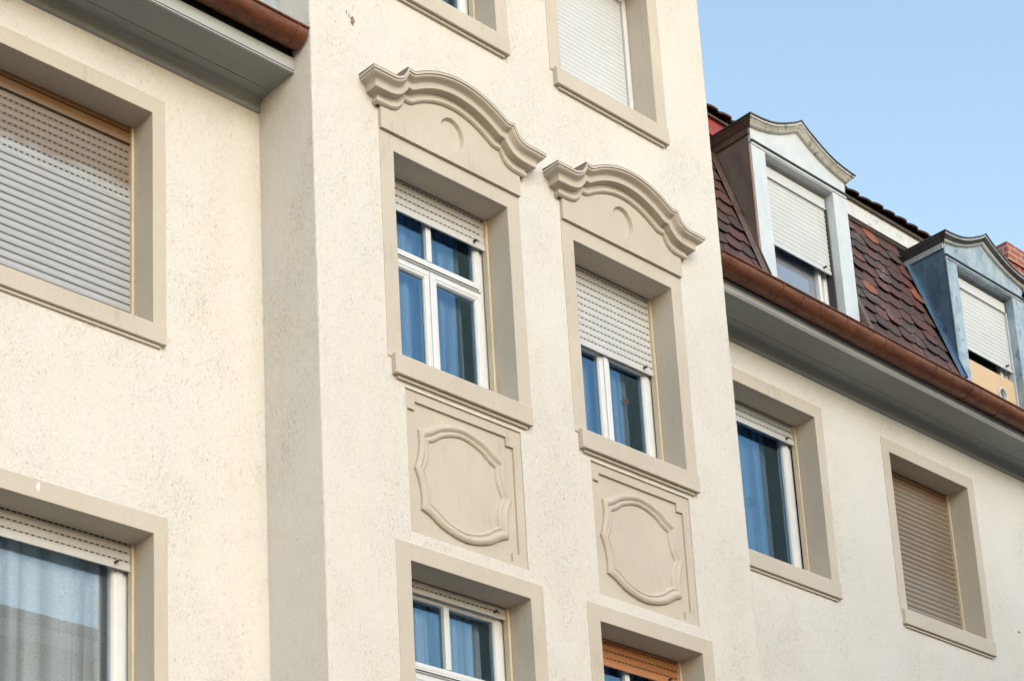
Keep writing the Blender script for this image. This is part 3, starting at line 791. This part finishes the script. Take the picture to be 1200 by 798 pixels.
# ---------------------------------------------------------------- dormers
DT = [(0, 2.588), (.04, 2.560), (.09, 2.528), (.167, 2.490), (.261, 2.442), (.36, 2.401), (.46, 2.371), (.56, 2.353), (.665, 2.342), (.742, 2.338)]
DB_ = [(0, 2.514), (.04, 2.490), (.09, 2.462), (.16, 2.428), (.25, 2.385), (.34, 2.352), (.435, 2.322), (.53, 2.300), (.62, 2.285), (.690, 2.276)]
def dormer(x0, st, label):
    x1 = x0 + DW; xc = (x0 + x1) / 2; yf = .25
    # front: two posts and a head in one frame, with deep sides towards the window
    mb = MB(); ox0, ox1, oz = x0 + .187, x1 - .200, 2.100
    zb = .665
    pts = [(x0, zb), (x0, 2.128), (x1, 2.128), (x1, zb), (ox1, zb), (ox1, oz), (ox0, oz), (ox0, zb)]
    mb.prism(pts, yf, yf + .115, st['front'])
    zc0 = .62
    mb.box(x0, x1, yf - .008, yf - .0005, 2.110, 2.134, st['front'])
    dm = mb.build('dormer', B, bevel=.004, label=label)
    # cheeks against the steep roof
    for sx, xx in ((0, x0 - .0025), (1, x1 - .0235)):
        c = MB(); ys = [(yf + st['gap'], .66), (yf + st['gap'], 2.232), (my(2.232) + .1, 2.232), (my(.66) + .1, .66)]
        c.prism(ys, xx, xx + .026, st['cheek'], 'x'); ck = c.build('cheek', dm)
        c = MB(); xs_ = xx - .014 if sx == 0 else xx + .027
        # raised welt where cheek meets tiles, and corner bead
        lo, hi = .80, 2.22
        c.poly([(xs_, my(lo) - .068, lo), (xs_, my(hi) - .068, hi), (xs_ + .013, my(hi) - .068, hi), (xs_ + .013, my(lo) - .068, lo),
                (xs_, my(lo) - .030, lo), (xs_, my(hi) - .030, hi), (xs_ + .013, my(hi) - .030, hi), (xs_ + .013, my(lo) - .030, lo)],
               [(0, 1, 2, 3), (4, 7, 6, 5), (0, 4, 5, 1), (3, 2, 6, 7)], st['welt'])
        xo = xs_ - .085 if sx == 0 else xs_ + .014
        c.poly([(xo, my(lo) - .050, lo), (xo + .085, my(lo) - .056, lo), (xo + .085, my(hi) - .056, hi), (xo, my(hi) - .050, hi)], [(0, 1, 2, 3)], st['flash'])
        c.build('flashing', dm)
        c = MB(); xe = x0 - .003 if sx == 0 else x1 - .009
        c.box(xe - (.003 if sx == 0 else -.003), xe + .012, yf + st['gap'] - .006, yf + st['gap'] + .004, .70, 2.10, st['edge']); c.build('corner_bead', dm)
    # gable field
    mb = MB(); o = [(-u, z - .0) for u, z in DB_[:0:-1]] + DB_
    pts = [(xc - .672, 2.136), (xc + .672, 2.136)] + [(xc + max(-.672, min(.672, u)), z + .02) for u, z in o[::-1]]
    mb.prism(pts, yf + .001, yf + .03, st['gable']); gb = mb.build('gable', dm)
    mb = MB(); mb.box(x0 - .012, x1 + .012, yf - .022, yf - .001, 2.1355, 2.150, st['drip']); mb.build('drip_moulding', dm, bevel=.003)
    # cornice
    T = [(-u, z) for u, z in DT[:0:-1]] + DT; Bc = [(-u, z) for u, z in DB_[:0:-1]] + DB_
    secs = [(lerp(T, Bc, 0), .180, .742, 0), (lerp(T, Bc, .26), .180, .742, 0), (lerp(T, Bc, .30), .190, .733, 1), (lerp(T, Bc, .55), .203, .722, 1), (lerp(T, Bc, .74), .216, .708, 1),
            (lerp(T, Bc, .78), .216, .708, 2), (lerp(T, Bc, .92), .224, .700, 2), (Bc, .230, .695, 2), (lerp(T, Bc, 1.04), .250, .676, 2)]
    mb = MB(); prev = None
    for cv, y, ue, mi in secs:
        r = [(xc + (u if abs(u) < .67 else math.copysign(ue, u)), y, z) for u, z in cv]
        zlow = r[0][2] - (2.338 - r[0][2]) * .75                      # side cornice is a little taller
        rr = [(r[0][0], .95, r[0][2])] + r + [(r[-1][0], .95, r[-1][2])]
        if prev: mb.loft([prev[0], rr], st['corn'][prev[1]], end_mat=st['side'], n_end=1)
        prev = (rr, mi)
    mb.build('cornice', dm, smooth=35)
    # board below the side cornice
    for sx, xx in ((0, x0 - .020), (1, x1 + .002)):
        c = MB(); c.box(xx, xx + .018, yf + .004, .86, 2.212, 2.272, st['side2']); c.build('side_board', dm, bevel=.003)
    # sheet roof
    mb = MB(); n = len(T)
    for dz, yy in ((.012, .168),): pass
    lo = [(xc + u * 1.014, .170, z + .001) for u, z in T]; hi = [(xc + u * 1.014, .170, z + .015) for u, z in T]
    lo2 = [(p[0], 1.5, p[2]) for p in lo]; hi2 = [(p[0], 1.5, p[2]) for p in hi]
    mb.loft([lo, hi, hi2], 'zinc_dark'); mb.loft([lo, [(p[0], .2, p[2]) for p in lo]], 'zinc_dark')
    for k in (0, -1): mb.face([lo[k], lo2[k], hi2[k], hi[k]], 'zinc_dark')
    mb.build('dormer_roof', dm, smooth=20)
    # window
    yw = .345
    mb = MB(); bar_frame(mb, ox0 + .002, ox1 - .002, .70, oz - .002, .055, yw + .06, yw + .11, 'pvc')
    xm = ox0 + (ox1 - ox0) * .865
    mb.box(xm - .022, xm + .022, yw + .050, yw + .10, .75, 2.05, 'pvc')
    wn = mb.build('window_frame', dm, bevel=.002)
    mb = MB(); pane(mb, ox0 + .05, ox1 - .05, .75, 2.05, yw + .085, 'clear_glass'); mb.build('pane', dm, recalc=False)
    for xa, xb in ((ox0 + .002, ox0 + .014), (ox1 - .016, ox1 - .002)):
        g = MB(); g.box(xa, xb, yw - .015, yw + .05, .66, oz - .14, st['guide']); g.build('guide_rail', dm)
    g = MB(); g.box(ox0 + .002, ox1 - .002, yw + .03, yw + .10, oz - .06, oz - .001, 'guide'); g.build('head_board', dm)
    shutter(dm, ox0 + .014, ox1 - .022, 2.062, st['sh_bot'], yw, st['slat'], pitch=.045, slots=0, bulge=.006, box_h=.105, box_mat='slat_white', bottom=.05, lines=False)
    mb = MB(); mb.box(ox0 + .03, ox1 - .03, yw + .100, yw + .104, .70, 2.05, st['blind']); mb.build('blind', dm)
    if st.get('vent'):
        mb = MB(); n = 40; cx, cz, r = 8.930, .985, .060
        a, b, c, d = ox0 + .016, ox1 - .020, .66, 1.200; yv = yw + .004
        circ = [(cx + r * math.cos(2 * PI * i / n), cz + r * math.sin(2 * PI * i / n)) for i in range(n)]
        sq = []
        for i in range(n):
            t = 2 * PI * i / n; dx, dz = math.cos(t), math.sin(t)
            k = min(((b - cx) / dx if dx > 0 else (a - cx) / dx) if abs(dx) > 1e-6 else 1e9, ((d - cz) / dz if dz > 0 else (c - cz) / dz) if abs(dz) > 1e-6 else 1e9)
            sq.append((cx + dx * k, cz + dz * k))
        for cr in ((a, c), (b, c), (b, d), (a, d)):
            i = min(range(n), key=lambda i: (sq[i][0] - cr[0]) ** 2 + (sq[i][1] - cr[1]) ** 2); sq[i] = cr
        P = lambda q, y: [(p[0], y, p[1]) for p in q]
        mb.loft([P(sq, yv + .012), P(sq, yv), P(circ, yv), P(circ, yv + .012)], 'vent', closed_u=True)
        vb = mb.build('vent_board', dm, label='beige board closing the lower part of the dormer window', recalc=True)
        mb = MB()
        rows = [[(cx + rr * math.cos(2 * PI * i / n), y, cz + rr * math.sin(2 * PI * i / n)) for i in range(n)] for rr, y in ((r + .016, yv - .0006), (r + .014, yv - .014), (r + .002, yv - .016), (r - .002, yv - .010), (r - .004, yv + .08))]
        mb.loft(rows, 'slat_grey', closed_u=True); mb.face([(p[0], p[1], p[2]) for p in rows[-1]], 'dark')
        mb.build('vent_ring', dm, smooth=35)
    return dm
dormer(D1X, dict(front='zinc_white', cheek='zinc_mauve', welt='zinc_brown', flash='zinc_brown', edge='copper', gable='zinc_white', drip='zinc_dark', gap=.024, corn=['zinc_chip', 'zinc_chip', 'zinc_chip'], side='zinc_brown', side2='zinc_brown',
                 guide='rubber', slat='slat_grey', sh_bot=1.295, blind='lilac'), 'white painted dormer with a brown cheek')
zb = dict(front='zinc_patch', cheek='zinc_blue', welt='zinc_blue', flash='zinc_blue', edge='zinc_dark', gable='zinc_patch', drip='zinc_dark', gap=.006, corn=['lead', 'zinc_dark', 'upper_white'], side='zinc_dark', side2='lead',
          guide='slat_white', slat='slat_grey', sh_bot=1.300, vent=True, blind='dark')
dormer(D2X, zb, 'blue grey zinc dormer with a vent board under its shutter')
# soft mortar fillet at the plaster line below the eaves
# ---------------------------------------------------------------- street and the house opposite
def sheet(name, x0, x1, y0, y1, z, m, top=None):
    mb = MB()
    if top is None: mb.face([(x0, y0, z), (x1, y0, z), (x1, y1, z), (x0, y1, z)], m)
    else: mb.box(x0, x1, y0, y1, z, top, m)
    return structure(mb.build(name))
sheet('ground', -400, 400, -400, 400, GZ - .15, 'ground')
sheet('road', -120, 120, -9.0, -2.6, GZ - .13, 'asphalt')
sheet('pavement', -120, 120, -2.6, .60, GZ - .14, 'paving', GZ)
sheet('pavement', -120, 120, -11.2, -9.0, GZ - .14, 'paving', GZ)
OB = empty('townhouse', (14, -11, GZ)); tag(OB, 'tan house across the street with brown roof, seen mirrored in the lowest left window', 'building')
def opart(mb, name, m=None, **k):
    o = mb.build(name, OB, **k); o.matrix_parent_inverse = Matrix.Translation((-14, 11, -GZ)); return o
YO = -11.0; OT = 1.45
ox = [(4.2 + 2.6 * i, 5.35 + 2.6 * i) for i in range(7)]
mb = MB(); holes = [(a, b, z, z + 1.6) for a, b in ox for z in (-8.0, -4.9, -1.75)]
wall_sheet(mb, 3.2, 23, YO, GZ - .1, OT, holes, 'far_wall', thick=-.2)
mb.box(3.2, 23, YO - 10, YO - .5, GZ - .1, OT, 'far_wall'); opart(mb, 'wall')
mb = MB(); mb.box(3.0, 23.2, YO - .5, YO + .35, OT, OT + .22, 'far_band'); mb.box(3.0, 23.2, YO - .02, YO + .12, OT - .55, OT - .40, 'far_band'); opart(mb, 'cornice')
mb = MB(); mb.prism([(YO + .4, OT + .22), (YO - .1, OT + .62), (YO - 10, OT + .62), (YO - 10, OT + .22)], 3.0, 23.2, 'far_roof', 'x'); opart(mb, 'roof')
for h in holes:
    mb = MB(); bar_frame(mb, h[0], h[1], h[2], h[3], .09, YO - .14, YO - .2, 'pvc'); pane(mb, h[0] + .08, h[1] - .08, h[2] + .08, h[3] - .08, YO - .17)
    opart(mb, 'window', recalc=False)

# ---------------------------------------------------------------- camera
cam = bpy.data.cameras.new('camera'); co = bpy.data.objects.new('camera', cam); COL.objects.link(co)
rx = Vector((0.765073, -0.643187, -0.031197)); uu = Vector((-0.154016, -0.229813, 0.960971)); ff = Vector((0.625253, 0.730409, 0.274885))
CX, CY, CZ_ = -7.017869, -8.367082, -7.963147; PX, PY, FPX = 413.0383, 962.2909, 2267.1590
co.matrix_world = Matrix(((rx.x, uu.x, -ff.x, CX), (rx.y, uu.y, -ff.y, CY), (rx.z, uu.z, -ff.z, CZ_), (0, 0, 0, 1)))
cam.sensor_width = 36; cam.sensor_fit = 'HORIZONTAL'; cam.lens = FPX * 36 / 1200
cam.shift_x = (600 - PX) / 1200; cam.shift_y = (PY - 399) / 1200
cam.clip_start = .1; cam.clip_end = 2000
S.camera = co

# ---------------------------------------------------------------- light
SUN_EL, SUN_AZ = math.radians(26), math.radians(-10)       # azimuth from -Y (the street side) towards +X
w = bpy.data.worlds.new('World'); S.world = w; w.use_nodes = True
nt = w.node_tree; bg = nt.nodes['Background']
sky = nt.nodes.new('ShaderNodeTexSky'); sky.sky_type = 'NISHITA'; sky.sun_disc = False
sky.sun_elevation = SUN_EL; sky.sun_rotation = PI - SUN_AZ
sky.altitude = 200; sky.air_density = 1.75; sky.dust_density = 1.0; sky.ozone_density = .8
nt.links.new(sky.outputs[0], bg.inputs[0]); bg.inputs[1].default_value = .15
sd = bpy.data.lights.new('fill_sun', 'SUN'); so = bpy.data.objects.new('fill_sun', sd); COL.objects.link(so)
sd.energy = .62; sd.angle = math.radians(44); sd.color = (1, .985, .985)  # broad soft frontal fill, added to brighten a facade out of direct sun
dirv = Vector((math.sin(SUN_AZ) * math.cos(SUN_EL), -math.cos(SUN_AZ) * math.cos(SUN_EL), math.sin(SUN_EL)))
so.rotation_euler = dirv.to_track_quat('Z', 'Y').to_euler()
S.view_settings.view_transform = 'Standard'; S.view_settings.look = 'None'; S.view_settings.gamma = 1
S.view_settings.exposure = .99
S.cycles.use_denoising = True
S.cycles.max_bounces = 10; S.cycles.diffuse_bounces = 5; S.cycles.transparent_max_bounces = 16; S.cycles.sample_clamp_indirect = 6
